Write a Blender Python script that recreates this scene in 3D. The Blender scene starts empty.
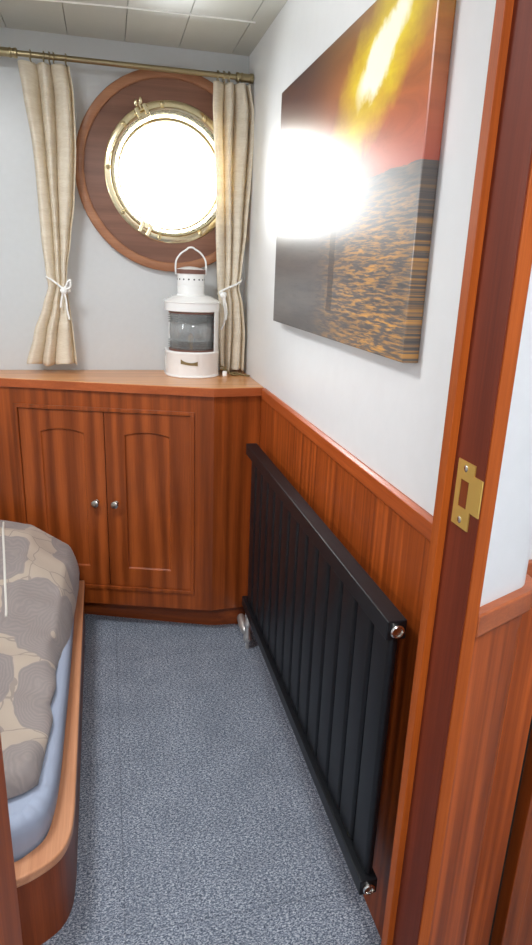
import bpy, bmesh, math, random
from mathutils import Vector, Matrix
random.seed(7)
scn = bpy.context.scene
COL = scn.collection
PI = math.pi

# ------------------------------------------------------------------ materials
def lin(c):
    return tuple(((x/255)/12.92 if x/255 <= .04045 else ((x/255+.055)/1.055)**2.4) for x in c) + (1,)

class NT:
    def __init__(s, name):
        s.m = bpy.data.materials.new(name); s.m.use_nodes = True
        s.t = s.m.node_tree; s.n = s.t.nodes; s.l = s.t.links
        s.b = s.n['Principled BSDF']
    def add(s, typ, **kw):
        n = s.n.new(typ)
        for k, v in kw.items():
            if k.startswith('i_'):
                n.inputs[k[2:].replace('_', ' ')].default_value = v
            else: setattr(n, k, v)
        return n
    def link(s, a, b): s.l.new(a, b)
    def math(s, op, a, b=None, c=None, clamp=False):
        n = s.n.new('ShaderNodeMath'); n.operation = op; n.use_clamp = clamp
        for i, v in enumerate((a, b, c)):
            if v is None: continue
            if isinstance(v, (int, float)): n.inputs[i].default_value = v
            else: s.l.new(v, n.inputs[i])
        return n.outputs[0]
    def mix(s, fac, a, b, mode='MIX'):
        n = s.n.new('ShaderNodeMix'); n.data_type = 'RGBA'; n.blend_type = mode
        for i, v in ((0, fac), (6, a), (7, b)):
            if isinstance(v, (int, float, tuple)): n.inputs[i].default_value = v
            else: s.l.new(v, n.inputs[i])
        return n.outputs[2]
    def ramp(s, fac, stops):
        n = s.n.new('ShaderNodeValToRGB'); e = n.color_ramp.elements
        while len(e) < len(stops): e.new(.5)
        for q, (p, c) in zip(e, stops): q.position = p; q.color = c
        s.l.new(fac, n.inputs[0]); return n.outputs[0]
    def co(s, scale=(1,1,1), rot=(0,0,0), loc=(0,0,0)):
        t = s.add('ShaderNodeTexCoord'); mp = s.add('ShaderNodeMapping')
        mp.inputs['Scale'].default_value = scale; mp.inputs['Rotation'].default_value = rot
        mp.inputs['Location'].default_value = loc
        s.l.new(t.outputs['Object'], mp.inputs['Vector']); return mp.outputs[0]
    def noise(s, vec, scale, detail=4, rough=.5, dist=0):
        n = s.add('ShaderNodeTexNoise'); n.inputs['Scale'].default_value = scale
        n.inputs['Detail'].default_value = detail; n.inputs['Roughness'].default_value = rough
        n.inputs['Distortion'].default_value = dist
        s.l.new(vec, n.inputs['Vector']); return n.outputs['Fac']
    def bump(s, h, strength, dist=.002):
        n = s.add('ShaderNodeBump'); n.inputs['Strength'].default_value = strength
        n.inputs['Distance'].default_value = dist
        s.l.new(h, n.inputs['Height']); s.l.new(n.outputs[0], s.b.inputs['Normal'])

def plain(name, c, rough=.5, metal=0, bump=0, bscale=200, spec=.5, coat=0):
    s = NT(name); s.b.inputs['Roughness'].default_value = rough
    s.b.inputs['Metallic'].default_value = metal
    s.b.inputs['Specular IOR Level'].default_value = spec
    s.b.inputs['Coat Weight'].default_value = coat
    v = s.co(); n = s.noise(v, bscale*.2, 3)
    k = lin(c); d = tuple(x*.975 for x in k[:3]) + (1,)
    s.link(s.ramp(n, [(.3, d), (.7, k)]), s.b.inputs['Base Color'])
    if bump: s.bump(s.noise(v, bscale, 4), bump)
    return s.m

def wood(name, dark, light, axis='z', rough=.33, ribbon=.5, rot=0, figure=.35, coat=.12, off=(0,0,0), spec=.42):
    s = NT(name)
    def sc(a, l):
        return {'z': (a, a, l), 'x': (l, a, a), 'y': (a, l, a)}[axis]
    mid = tuple((a+b)/2 for a, b in zip(dark, light))
    r = (0, 0, rot)
    n1 = s.noise(s.co(sc(55, 1.2), r, off), 1, 2, .5, .3)           # ribbon stripes
    n2 = s.noise(s.co(sc(420, 9), r), 1, 5, .65)                 # pores
    n3 = s.noise(s.co(sc(7, 1.1), r, off), 1, 3, .5, 1.2)             # broad figure
    w = s.add('ShaderNodeTexWave'); w.wave_type = 'RINGS'; w.rings_direction = axis.upper()
    s.link(s.co(sc(4.5, .38), r, (off[0]+.31, off[1]+.2, off[2])), w.inputs['Vector'])
    w.inputs['Scale'].default_value = 1.1; w.inputs['Distortion'].default_value = 7
    w.inputs['Detail'].default_value = 3; w.inputs['Detail Scale'].default_value = 1.3
    f = s.math('ADD', s.math('MULTIPLY', n1, ribbon), s.math('MULTIPLY', n2, .35))
    f = s.math('ADD', f, s.math('MULTIPLY', n3, .35))
    f = s.math('ADD', f, s.math('MULTIPLY', w.outputs['Fac'], figure*.4))
    tot = ribbon+.35+.35+figure*.4
    f = s.math('DIVIDE', f, tot)
    s.link(s.ramp(f, [(.34, lin(dark)), (.5, lin(mid)), (.66, lin(light))]), s.b.inputs['Base Color'])
    s.b.inputs['Roughness'].default_value = rough
    s.b.inputs['Coat Weight'].default_value = coat
    s.b.inputs['Coat Roughness'].default_value = .18; s.b.inputs['Specular IOR Level'].default_value = spec
    s.bump(n2, .06, .001)
    return s.m

CD, CL = (108, 48, 14), (174, 86, 34)
M = {}
M['cab'] = wood('mahogany_vertical', CD, CL, 'z', figure=.5)
M['cab_door'] = wood('mahogany_door', (112, 50, 16), (174, 88, 38), 'z', figure=.6, ribbon=.12)
M['cab_h'] = wood('mahogany_horizontal', CD, CL, 'x')
M['wain'] = wood('mahogany_panelling', (108, 44, 10), (188, 90, 32), 'z', ribbon=1.2, figure=.1, rough=.42, coat=.03, spec=.3)
M['rail_y'] = wood('mahogany_rail', (136, 58, 20), (194, 96, 42), 'y', ribbon=.3, figure=.1)
M['rail_x'] = wood('mahogany_rail_across', (140, 66, 26), (192, 104, 54), 'x', ribbon=.3, figure=.1)
M['top'] = wood('worktop_wood', (176, 116, 70), (222, 164, 110), 'x', ribbon=.5, figure=.3, rough=.28, rot=.3)
M['edge'] = wood('worktop_edge_wood', (150, 72, 34), (188, 100, 54), 'x', ribbon=.3, figure=.1, rot=.3)
M['jamb'] = wood('jamb_wood', (136, 60, 12), (186, 92, 30), 'z', ribbon=.4, figure=.1, coat=.02, rough=.48, spec=.25)
M['rebate'] = wood('dark_rebate_wood', (88, 32, 14), (124, 52, 28), 'z', ribbon=.4, figure=.1, rough=.55, coat=.0, spec=.25)
M['ringdark'] = wood('porthole_plate_wood', (104, 68, 52), (138, 96, 76), 'x', ribbon=.4, figure=.2, rot=.7, rough=.5)
M['ringlight'] = wood('porthole_rim_wood', (142, 92, 62), (178, 126, 90), 'x', ribbon=.3, figure=.1, rough=.45)
M['bedcap'] = wood('berth_cap_wood', (176, 116, 80), (216, 160, 122), 'y', ribbon=.5, figure=.2, rough=.3)
M['bedside'] = wood('berth_side_wood', (96, 40, 14), (146, 70, 30), 'z', ribbon=.4, figure=.2, coat=.03, spec=.3)
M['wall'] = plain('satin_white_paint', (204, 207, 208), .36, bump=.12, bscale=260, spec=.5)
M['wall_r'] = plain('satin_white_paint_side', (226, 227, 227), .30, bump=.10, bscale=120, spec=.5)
M['ceil'] = plain('ceiling_panel_white', (194, 194, 184), .35)
M['groove'] = plain('ceiling_groove', (96, 94, 84), .8)
M['strip'] = plain('light_streak_white', (250, 250, 244), .12)  # bright white for the bead that imitates the ceiling light streak
M['brass'] = plain('polished_brass', (236, 222, 184), .2, 1)
M['brass2'] = plain('aged_brass', (224, 206, 160), .3, 1)
M['rod'] = plain('rod_brass', (172, 158, 124), .3, 1)
M['plate'] = plain('strike_brass', (226, 190, 104), .42, .8, bump=.05)
M['steel'] = plain('bright_steel', (214, 212, 206), .22, 1)
M['chrome'] = plain('nickel', (196, 192, 184), .2, 1)
M['satin'] = plain('satin_nickel', (226, 224, 220), .42, .85)
M['rad'] = plain('anthracite_paint', (20, 22, 26), .40, spec=.35)
M['white'] = plain('white_enamel', (236, 236, 234), .22, coat=.4)
M['brown'] = plain('brown_rim', (112, 74, 62), .5)
M['dark'] = plain('dark_slot', (20, 17, 15), .8)
M['cord'] = plain('white_cord', (240, 240, 236), .8)
M['flex'] = plain('gold_brown_flex', (122, 104, 66), .7)
M['sheet'] = plain('blue_fitted_sheet', (160, 171, 192), .85, bump=.5, bscale=60)
M['piping'] = plain('white_piping', (226, 224, 216), .7)
M['bulb'] = plain('amber_bulb', (226, 178, 96), .3)
M['blind'] = plain('corridor_paint', (222, 224, 226), .45, bump=.2, bscale=160)

def carpet():
    s = NT('blue_grey_loop_carpet')
    v = s.co()
    a = s.noise(s.co((1, 1.6, 1)), 230, 2, .8)
    b = s.noise(s.co((1.0, 1.8, 1)), 120, 4, .75)
    c = s.noise(v, 9, 3)
    f = s.math('ADD', s.math('MULTIPLY', a, .55), s.math('MULTIPLY', b, .45))
    col = s.ramp(f, [(.40, lin((58, 66, 82))), (.50, lin((122, 132, 148))), (.59, lin((206, 212, 220)))])
    col = s.mix(s.math('MULTIPLY', s.math('SUBTRACT', c, .35, clamp=True), .8), col, lin((86, 94, 106)))
    sep = s.add('ShaderNodeSeparateXYZ'); s.link(v, sep.inputs[0])
    def seam(o, x0, w):
        fx = s.math('FRACT', s.math('DIVIDE', s.math('SUBTRACT', sep.outputs[o], x0), .5))
        d = s.math('MINIMUM', fx, s.math('SUBTRACT', 1, fx))
        return s.math('LESS_THAN', d, w)
    sm = s.math('MAXIMUM', seam(0, -.01, .0034), seam(1, 1.01, .0026))
    col = s.mix(s.math('MULTIPLY', sm, .3), col, lin((48, 54, 66)))
    s.link(col, s.b.inputs['Base Color']); s.b.inputs['Roughness'].default_value = .95
    s.b.inputs['Specular IOR Level'].default_value = .15
    h = s.math('SUBTRACT', s.math('ADD', a, b), s.math('MULTIPLY', sm, .8))
    s.bump(h, .45, .003)
    return s.m
M['carpet'] = carpet()

def duvet_mat():
    s = NT('paisley_duvet_cotton')
    v0 = s.co((1, .78, .6))
    nz = s.add('ShaderNodeTexNoise'); nz.inputs['Scale'].default_value = 9; s.link(v0, nz.inputs['Vector'])
    vm = s.add('ShaderNodeVectorMath'); vm.operation = 'MULTIPLY_ADD'
    s.link(nz.outputs['Color'], vm.inputs[0]); vm.inputs[1].default_value = (.11, .11, .11); s.link(v0, vm.inputs[2])
    v = vm.outputs[0]
    vo = s.add('ShaderNodeTexVoronoi'); vo.inputs['Scale'].default_value = 5.6; s.link(v, vo.inputs['Vector'])
    d = vo.outputs['Distance']
    motif = s.math('LESS_THAN', d, .60)
    hatch = s.math('SINE', s.math('MULTIPLY', d, 150))
    ve = s.add('ShaderNodeTexVoronoi'); ve.feature = 'DISTANCE_TO_EDGE'; ve.inputs['Scale'].default_value = 13
    s.link(v, ve.inputs['Vector'])
    line = s.math('LESS_THAN', ve.outputs['Distance'], .022)
    base = s.mix(s.math('MULTIPLY', line, .75), lin((180, 165, 150)), lin((138, 127, 122)))
    gr = s.mix(s.math('MULTIPLY', s.math('ADD', hatch, 1), s.math('MULTIPLY', s.noise(v, 160, 2), .42)), lin((138, 129, 127)), lin((158, 147, 141)))
    core = s.math('LESS_THAN', d, .12)
    gr = s.mix(core, gr, lin((178, 164, 150)))
    col = s.mix(motif, base, gr)
    s.link(col, s.b.inputs['Base Color']); s.b.inputs['Roughness'].default_value = .85
    s.b.inputs['Sheen Weight'].default_value = .2
    s.bump(s.noise(s.co(), 700, 2), .3, .001)
    return s.m
M['duvet'] = duvet_mat()

def curtain_mat():
    s = NT('cream_slub_curtain')
    a = s.noise(s.co((60, 60, 420)), 1, 3, .6)
    b = s.noise(s.co((9, 9, 60)), 1, 3, .6)
    f = s.math('ADD', s.math('MULTIPLY', a, .5), s.math('MULTIPLY', b, .5))
    col = s.ramp(f, [(.38, lin((224, 214, 195))), (.62, lin((246, 239, 224)))])
    s.link(col, s.b.inputs['Base Color']); s.b.inputs['Roughness'].default_value = .8
    tr = s.add('ShaderNodeBsdfTranslucent'); tr.inputs[0].default_value = lin((244, 230, 196))
    mx = s.add('ShaderNodeMixShader'); mx.inputs[0].default_value = .3
    out = s.n['Material Output']
    s.link(s.b.outputs[0], mx.inputs[1]); s.link(tr.outputs[0], mx.inputs[2]); s.link(mx.outputs[0], out.inputs['Surface'])
    s.bump(a, .25, .001)
    return s.m
M['curtain'] = curtain_mat()

def pane_mat():
    s = NT('window_glass')
    t = s.add('ShaderNodeBsdfTransparent'); g = s.add('ShaderNodeBsdfGlossy'); g.inputs['Roughness'].default_value = .02
    fr = s.add('ShaderNodeFresnel'); fr.inputs[0].default_value = 1.45
    mx = s.add('ShaderNodeMixShader'); s.link(fr.outputs[0], mx.inputs[0])
    s.link(t.outputs[0], mx.inputs[1]); s.link(g.outputs[0], mx.inputs[2])
    s.link(mx.outputs[0], s.n['Material Output'].inputs['Surface'])
    return s.m
M['pane'] = pane_mat()
def lens_mat():
    s = NT('ribbed_lens_glass')
    s.b.inputs['Base Color'].default_value = (.93, .95, .94, 1)
    s.b.inputs['Roughness'].default_value = .03; s.b.inputs['IOR'].default_value = 1.42
    s.b.inputs['Transmission Weight'].default_value = 1
    t = s.add('ShaderNodeBsdfTransparent'); t.inputs[0].default_value = (.90, .93, .93, 1)
    g = s.add('ShaderNodeBsdfGlossy'); g.inputs['Roughness'].default_value = .1
    fr = s.add('ShaderNodeFresnel'); fr.inputs[0].default_value = 1.75
    df = s.add('ShaderNodeBsdfDiffuse'); df.inputs[0].default_value = (.85, .88, .88, 1)
    mx = s.add('ShaderNodeMixShader'); s.link(fr.outputs[0], mx.inputs[0]); s.link(t.outputs[0], mx.inputs[1]); s.link(g.outputs[0], mx.inputs[2])
    m3 = s.add('ShaderNodeMixShader'); m3.inputs[0].default_value = .35
    s.link(mx.outputs[0], m3.inputs[1]); s.link(s.b.outputs[0], m3.inputs[2])
    m2 = s.add('ShaderNodeMixShader'); m2.inputs[0].default_value = .22
    s.link(m3.outputs[0], m2.inputs[1]); s.link(df.outputs[0], m2.inputs[2]); s.link(m2.outputs[0], s.n['Material Output'].inputs['Surface'])
    return s.m
M['lens'] = lens_mat()

PW, PH = .908, .607
def print_mat():
    s = NT('sunset_canvas_print')
    v = s.co(); sep = s.add('ShaderNodeSeparateXYZ'); s.link(v, sep.inputs[0])
    u = s.math('ADD', s.math('DIVIDE', sep.outputs[1], -PW), .5)
    w = s.math('ADD', s.math('DIVIDE', sep.outputs[2], PH), .5)
    # ---- sky: dark brown-violet left, orange-red right, brown at the top
    sky_l = s.ramp(w, [(.50, lin((120, 104, 104))), (.70, lin((128, 88, 82))), (.88, lin((92, 60, 54))), (1, lin((66, 44, 40)))])
    sky_r = s.ramp(w, [(.52, lin((176, 88, 70))), (.66, lin((194, 104, 66))), (.82, lin((192, 116, 50))), (1, lin((150, 104, 40)))])
    ur = s.add('ShaderNodeMapRange'); ur.interpolation_type = 'SMOOTHSTEP'
    s.link(u, ur.inputs[0]); ur.inputs[1].default_value = .2; ur.inputs[2].default_value = .85
    sky = s.mix(ur.outputs[0], sky_l, sky_r)
    cl = s.noise(s.co((1, 4, 12), (.5, 0, 0)), 1.3, 5, .6, .6)
    sky = s.mix(s.math('MULTIPLY', s.math('SUBTRACT', cl, .42, clamp=True), 1.6, clamp=True), sky, lin((104, 62, 40)))
    # sun: two axes rotated so the blaze runs down to the left
    du = s.math('MULTIPLY', s.math('SUBTRACT', u, .785), PW); dv = s.math('MULTIPLY', s.math('SUBTRACT', w, .85), PH)
    ca, sa = math.cos(.5), math.sin(.5)
    a = s.math('ADD', s.math('MULTIPLY', du, ca), s.math('MULTIPLY', dv, sa))
    b = s.math('SUBTRACT', s.math('MULTIPLY', dv, ca), s.math('MULTIPLY', du, sa))
    wob = s.math('MULTIPLY', s.math('SUBTRACT', s.noise(v, 14, 4, .6), .5), .09)
    b = s.math('ADD', b, wob)
    r = s.math('SQRT', s.math('ADD', s.math('POWER', s.math('DIVIDE', a, .125), 2), s.math('POWER', s.math('DIVIDE', b, .045), 2)))
    r2 = s.math('SQRT', s.math('ADD', s.math('POWER', s.math('DIVIDE', a, .26), 2), s.math('POWER', s.math('DIVIDE', b, .11), 2)))
    glow = s.math('SUBTRACT', 1.15, r2, clamp=True)
    st = s.noise(s.co((1, 5, 18), (.5, 0, 0)), 1.2, 4, .6, .4)
    glow = s.math('MULTIPLY', glow, s.math('ADD', s.math('MULTIPLY', st, 2.2), .1), clamp=True)
    sky = s.mix(glow, sky, lin((232, 206, 44)))
    core = s.math('MULTIPLY', s.math('SUBTRACT', 1.12, r, clamp=True), 2.6, clamp=True)
    sky = s.mix(core, sky, lin((255, 252, 226)))
    # ---- sea
    rp = s.noise(s.co((1, 16, 170)), 1, 5, .65, .3)
    rp2 = s.noise(s.co((1, 4, 36)), 1, 4, .6, .3)
    sea_l = s.mix(rp2, lin((60, 62, 66)), lin((112, 104, 98)))
    gm = s.add('ShaderNodeMapRange'); gm.interpolation_type = 'SMOOTHSTEP'
    s.link(s.math('ABSOLUTE', s.math('SUBTRACT', u, .84)), gm.inputs[0])
    gm.inputs[1].default_value = .46; gm.inputs[2].default_value = .04
    gv = s.ramp(w, [(.02, (1, 1, 1, 1)), (.34, (.8, .8, .8, 1)), (.50, (.12, .12, .12, 1))])
    gold = s.math('MULTIPLY', s.math('MULTIPLY', s.math('SUBTRACT', rp, .46, clamp=True), 7, clamp=True), gm.outputs[0])
    gold = s.math('MULTIPLY', gold, s.math('MULTIPLY', gv, s.math('ADD', s.math('MULTIPLY', rp2, 1.5), .1), clamp=True), clamp=True)
    sea = s.mix(gold, sea_l, lin((214, 152, 66)))
    sea = s.mix(s.math('MULTIPLY', s.math('SUBTRACT', .46, rp, clamp=True), 2.5, clamp=True), sea, lin((54, 44, 40)))
    hz = s.math('LESS_THAN', s.math('ADD', w, s.math('MULTIPLY', rp, .02)), .53)
    col = s.mix(hz, sky, sea)
    # post standing in the water
    post = s.math('MULTIPLY', s.math('LESS_THAN', s.math('ABSOLUTE', s.math('SUBTRACT', s.math('ADD', u, s.math('MULTIPLY', rp2, .02)), .565)), .02),
                  s.math('MULTIPLY', s.math('LESS_THAN', w, .47), s.math('GREATER_THAN', w, .10)))
    col = s.mix(s.math('MULTIPLY', post, .65), col, lin((48, 44, 46)))
    s.link(col, s.b.inputs['Base Color'])
    s.b.inputs['Roughness'].default_value = .29
    s.b.inputs['Specular IOR Level'].default_value = .6
    s.bump(s.noise(v, 900, 2), .04, .0005)
    return s.m
M['print'] = print_mat()

# ------------------------------------------------------------------ mesh helpers
def nb(): return bmesh.new()
def box(bm, x0, x1, y0, y1, z0, z1):
    vs = [bm.verts.new(p) for p in ((x0,y0,z0),(x1,y0,z0),(x1,y1,z0),(x0,y1,z0),(x0,y0,z1),(x1,y0,z1),(x1,y1,z1),(x0,y1,z1))]
    for f in ((0,3,2,1),(4,5,6,7),(0,1,5,4),(1,2,6,5),(2,3,7,6),(3,0,4,7)): bm.faces.new([vs[i] for i in f])
    return bm
def prism(bm, pts, z0, z1, top=None):
    n = len(pts); top = top or pts
    a = [bm.verts.new((x, y, z0)) for x, y in pts]; b = [bm.verts.new((x, y, z1)) for x, y in top]
    for i in range(n):
        j = (i+1) % n; bm.faces.new((a[i], a[j], b[j], b[i]))
    bm.faces.new(a[::-1]); bm.faces.new(b)
    bmesh.ops.recalc_face_normals(bm, faces=bm.faces)
    return bm
def frame(d):
    d = Vector(d).normalized(); h = Vector((0,0,1)) if abs(d.z) < .9 else Vector((1,0,0))
    x = d.cross(h).normalized(); y = d.cross(x).normalized(); return x, y, d
def lathe(bm, prof, o, d, seg=40, a0=0, a1=2*PI, cap=True):
    """profile of (radius, height) turned about the axis d through o"""
    x, y, z = frame(d); o = Vector(o); full = abs(a1-a0-2*PI) < 1e-6
    m = seg if full else seg+1; rings = []
    for r, h in prof:
        rings.append([bm.verts.new(o + z*h + (x*math.cos(a0+(a1-a0)*k/seg) + y*math.sin(a0+(a1-a0)*k/seg))*max(r, 1e-5)) for k in range(m)])
    for p, q in zip(rings, rings[1:]):
        for k in range(m if full else m-1):
            bm.faces.new((p[k], p[(k+1) % m], q[(k+1) % m], q[k]))
    if cap and full:
        bm.faces.new(rings[0]); bm.faces.new(rings[-1][::-1])
    bmesh.ops.remove_doubles(bm, verts=bm.verts, dist=2e-5)
    bmesh.ops.recalc_face_normals(bm, faces=bm.faces)
    return bm
def annulus(bm, ri, ro, o, d, h0, h1, seg=96, rnd=0.0):
    if rnd: prof = [(ri, h0), (ri, h1-rnd), (ri+rnd*.3, h1-rnd*.3), (ri+rnd, h1), (ro-rnd, h1), (ro-rnd*.3, h1-rnd*.3), (ro, h1-rnd), (ro, h0), (ri, h0)]
    else: prof = [(ri, h0), (ri, h1), (ro, h1), (ro, h0), (ri, h0)]
    return lathe(bm, prof, o, d, seg, cap=False)
def smooth_path(pts, n=8):
    P = [Vector(p) for p in pts]; out = []
    for i in range(len(P)-1):
        p0, p1, p2, p3 = P[max(i-1,0)], P[i], P[i+1], P[min(i+2, len(P)-1)]
        for k in range(n):
            t = k/n
            out.append(.5*((2*p1)+(p2-p0)*t+(2*p0-5*p1+4*p2-p3)*t*t+(3*p1-p0-3*p2+p3)*t**3))
    out.append(P[-1]); return out
def tube(bm, pts, r, seg=10, closed=False):
    P = [Vector(p) for p in pts]; n = len(P); rings = []
    up = None
    for i in range(n):
        t = (P[(i+1) % n]-P[i-1]) if closed else (P[min(i+1, n-1)]-P[max(i-1, 0)])
        t.normalize()
        if up is None: x, y, _ = frame(t)
        else:
            x = (up - t*up.dot(t)).normalized(); y = t.cross(x)
        up = x
        rr = r(i/(n-1)) if callable(r) else r
        rings.append([bm.verts.new(P[i]+(x*math.cos(2*PI*k/seg)+y*math.sin(2*PI*k/seg))*rr) for k in range(seg)])
    for i in range(n if closed else n-1):
        p, q = rings[i], rings[(i+1) % n]
        for k in range(seg): bm.faces.new((p[k], p[(k+1) % seg], q[(k+1) % seg], q[k]))
    if not closed: bm.faces.new(rings[0]); bm.faces.new(rings[-1][::-1])
    bmesh.ops.recalc_face_normals(bm, faces=bm.faces)
    return bm

def obj(name, bm, mat, parent=None, smooth=False, bevel=0, world=True, origin=None, angle=None):
    """ONE mesh object; vertices come in world metres (or in the parent's own axes if world=False)"""
    me = bpy.data.meshes.new(name)
    if parent is not None and world:
        bm.transform(parent.matrix_basis.inverted() if parent.parent is None else (parent.parent.matrix_basis @ parent.matrix_basis).inverted())
    if parent is None and origin is not None:
        bm.transform(Matrix.Translation(-Vector(origin)))
    bm.to_mesh(me); bm.free()
    o = bpy.data.objects.new(name, me); COL.objects.link(o)
    if parent is not None: o.parent = parent
    elif origin is not None: o.location = origin
    me.materials.append(M[mat])
    if smooth or angle:
        me.polygons.foreach_set('use_smooth', [True]*len(me.polygons))
        me.set_sharp_from_angle(angle=math.radians(angle or 40))
    if bevel:
        b = o.modifiers.new('edge', 'BEVEL'); b.width = bevel; b.segments = 2; b.limit_method = 'ANGLE'; b.angle_limit = math.radians(35)
    return o
def thing(name, label, cat, loc=(0,0,0), rotz=0, group=None, kind=None):
    o = bpy.data.objects.new(name, None); COL.objects.link(o); o.empty_display_size = .05
    o.location = loc; o.rotation_euler = (0, 0, rotz)
    o.matrix_basis = Matrix.Translation(loc) @ Matrix.Rotation(rotz, 4, 'Z')
    if label: o['label'] = label
    if cat: o['category'] = cat
    if group: o['group'] = group
    if kind: o['kind'] = kind
    return o
def tag(o, label, cat, group=None):
    o['label'] = label; o['category'] = cat
    if group: o['group'] = group
    return o
def struct(name, bm, mat, label, cat, **kw):
    o = obj(name, bm, mat, **kw); o['kind'] = 'structure'; o['label'] = label; o['category'] = cat
    return o

# ------------------------------------------------------------------ key sizes (metres)
YB, XW, ZC, ZT = 2.518, .515, 2.035, .9424      # back wall, right wall, ceiling, worktop top
XL = -.95                                        # left cabin wall
PC = (.240, YB, 1.638)                           # porthole centre

# ------------------------------------------------------------------ room shell
struct('floor', box(nb(), -1.05, 1.25, -1.3, YB+.1, -.04, 0), 'carpet', 'blue-grey flecked carpet tiles covering the floor', 'floor')

bm = nb()
edges = [-1.045, -.829, -.646, -.463, -.28, -.093, .090, .270, .452, .56]
g = .0022
for a, b in zip(edges, edges[1:]): box(bm, a+g/2, b-g/2, .77, YB+.08, ZC, ZC+.012)
ceiling = struct('ceiling', bm, 'ceil', 'off-white ceiling of narrow panels with thin grooves', 'ceiling')
obj('groove_backing', box(nb(), -1.05, .6, .76, YB+.09, ZC+.012, ZC+.03), 'groove', ceiling)
struct('light_streak_bead', tube(nb(), [(x, 2.222-.10*(x+.03)+.1*(x+.03)**2, ZC) for x in [-.94+i*.0485 for i in range(31)] if x < XW], .0035, 8),
       'strip', 'glossy white bead standing in for a streak of reflected light across the ceiling', 'light streak', smooth=True)  # bead shaped after a streak of reflected light, not a real moulding

def wall_with_hole(x0, x1, z0, z1, c, r, y0, y1, swap=False):
    """wall slab in the XZ plane (or YZ when swap) with a round hole, full thickness"""
    bm = nb(); N = 96; inner = []; outer = []
    for k in range(N):
        a = 2*PI*k/N; ca, sa = math.cos(a), math.sin(a)
        inner.append((c[0]+r*ca, c[1]+r*sa))
        t = 1e9
        if ca > 1e-9: t = min(t, (x1-c[0])/ca)
        if ca < -1e-9: t = min(t, (x0-c[0])/ca)
        if sa > 1e-9: t = min(t, (z1-c[1])/sa)
        if sa < -1e-9: t = min(t, (z0-c[1])/sa)
        outer.append((c[0]+t*ca, c[1]+t*sa))
    # snap nearest outer points onto the corners
    for X in (x0, x1):
        for Z in (z0, z1):
            i = min(range(N), key=lambda k: (outer[k][0]-X)**2+(outer[k][1]-Z)**2); outer[i] = (X, Z)
    P = (lambda p, y: (y, p[0], p[1])) if swap else (lambda p, y: (p[0], y, p[1]))
    L = [[bm.verts.new(P(p, y)) for p in ring] for ring, y in ((outer, y0), (inner, y0), (inner, y1), (outer, y1))]
    for a, b in zip(L, L[1:]+L[:1]):
        for k in range(N):
            j = (k+1) % N; bm.faces.new((a[k], a[j], b[j], b[k]))
    bmesh.ops.recalc_face_normals(bm, faces=bm.faces); return bm
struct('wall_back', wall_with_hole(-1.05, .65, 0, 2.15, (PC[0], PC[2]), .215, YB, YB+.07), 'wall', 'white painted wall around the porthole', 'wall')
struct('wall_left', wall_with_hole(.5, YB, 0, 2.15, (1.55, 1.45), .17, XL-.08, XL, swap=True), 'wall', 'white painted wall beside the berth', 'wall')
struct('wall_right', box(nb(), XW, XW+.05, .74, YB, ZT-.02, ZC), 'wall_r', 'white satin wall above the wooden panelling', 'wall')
struct('trim_2', box(nb(), .509, .560, .74, YB, 0, ZT-.02), 'wain', 'mahogany wainscot panelling behind the black radiator', 'panelling')
bm = nb()
prism(bm, [(XW+.003, ZT), (XW-.005, ZT), (.5025, ZT-.005), (.5025, ZT-.036), (XW-.005, ZT-.040), (XW+.003, ZT-.040)], .757, 2.105)
bm.transform(Matrix(((1,0,0,0),(0,0,1,0),(0,1,0,0),(0,0,0,1))))      # (x, z, y) -> (x, y, z)
bmesh.ops.recalc_face_normals(bm, faces=bm.faces)
struct('trim_3', bm, 'rail_y', 'mahogany capping rail on top of the wainscot panelling', 'rail', bevel=.0015)
# hidden remainder that closes the room and the corridor behind the camera
bm = nb()
box(bm, -1.05, -.25, .66, .74, 0, ZC); box(bm, -.25, .52, .66, .74, 1.93, ZC)
struct('wall_near', bm, 'wall', 'white partition between the cabin and the corridor', 'wall')
struct('wall_corridor_left', box(nb(), -1.0, -.95, -1.3, .66, 0, ZC), 'blind', 'white corridor wall left of the doorway', 'wall')
struct('wall_corridor_right', box(nb(), 1.2, 1.25, -1.3, .83, 0, ZC), 'blind', 'white corridor wall far right', 'wall')
struct('wall_corridor_rear', box(nb(), -1.0, 1.25, -1.35, -1.3, 0, ZC), 'blind', 'white corridor wall behind', 'wall')
struct('ceiling_corridor', box(nb(), -1.05, 1.25, -1.35, .765, ZC, ZC+.03), 'ceil', 'off-white corridor ceiling', 'ceiling')

# ------------------------------------------------------------------ corridor wall beside the door (rounded end)
def arc2(c, r, a0, a1, n=10): return [(c[0]+r*math.cos(math.radians(a0+(a1-a0)*k/n)), c[1]+r*math.sin(math.radians(a0+(a1-a0)*k/n))) for k in range(n+1)]
def col_plan2(off):
    # offset of the rounded corner grows outwards by off
    d = Vector((math.cos(math.radians(24)), math.sin(math.radians(24)))); n = Vector((d.y, -d.x))
    p0 = Vector((.4665, .682)); L = .114; r = .045
    c = p0 + d*L - n*r
    pts = [(p0.x, p0.y - off/math.cos(math.radians(24)))]
    for k in range(0, 13):
        t = math.radians(-66 + 66*k/12); pts.append((c.x+(r+off)*math.cos(t), c.y+(r+off)*math.sin(t)))
    pts.append((pts[-1][0], .815))
    return pts
def col_poly(off): 
    p = col_plan2(off); return p + [(p[0][0], .815)]
struct('wall_corridor_column', prism(nb(), col_poly(0), .88, ZC), 'blind', 'white wall with a rounded end right of the door frame', 'wall', angle=35)
struct('trim_4', prism(nb(), col_poly(.004), 0, .88), 'wain', 'mahogany panelling wrapped round the wall end right of the door frame', 'panelling', angle=35)
struct('trim_5', prism(nb(), col_poly(.0155), .859, .893), 'rail_x', 'curved mahogany capping rail right of the door frame', 'rail', angle=35, bevel=.003)
struct('wall_corridor_far', box(nb(), .56, 1.2, .815, .83, .88, ZC), 'blind', 'white wall beyond the rounded wall end', 'wall')
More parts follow.
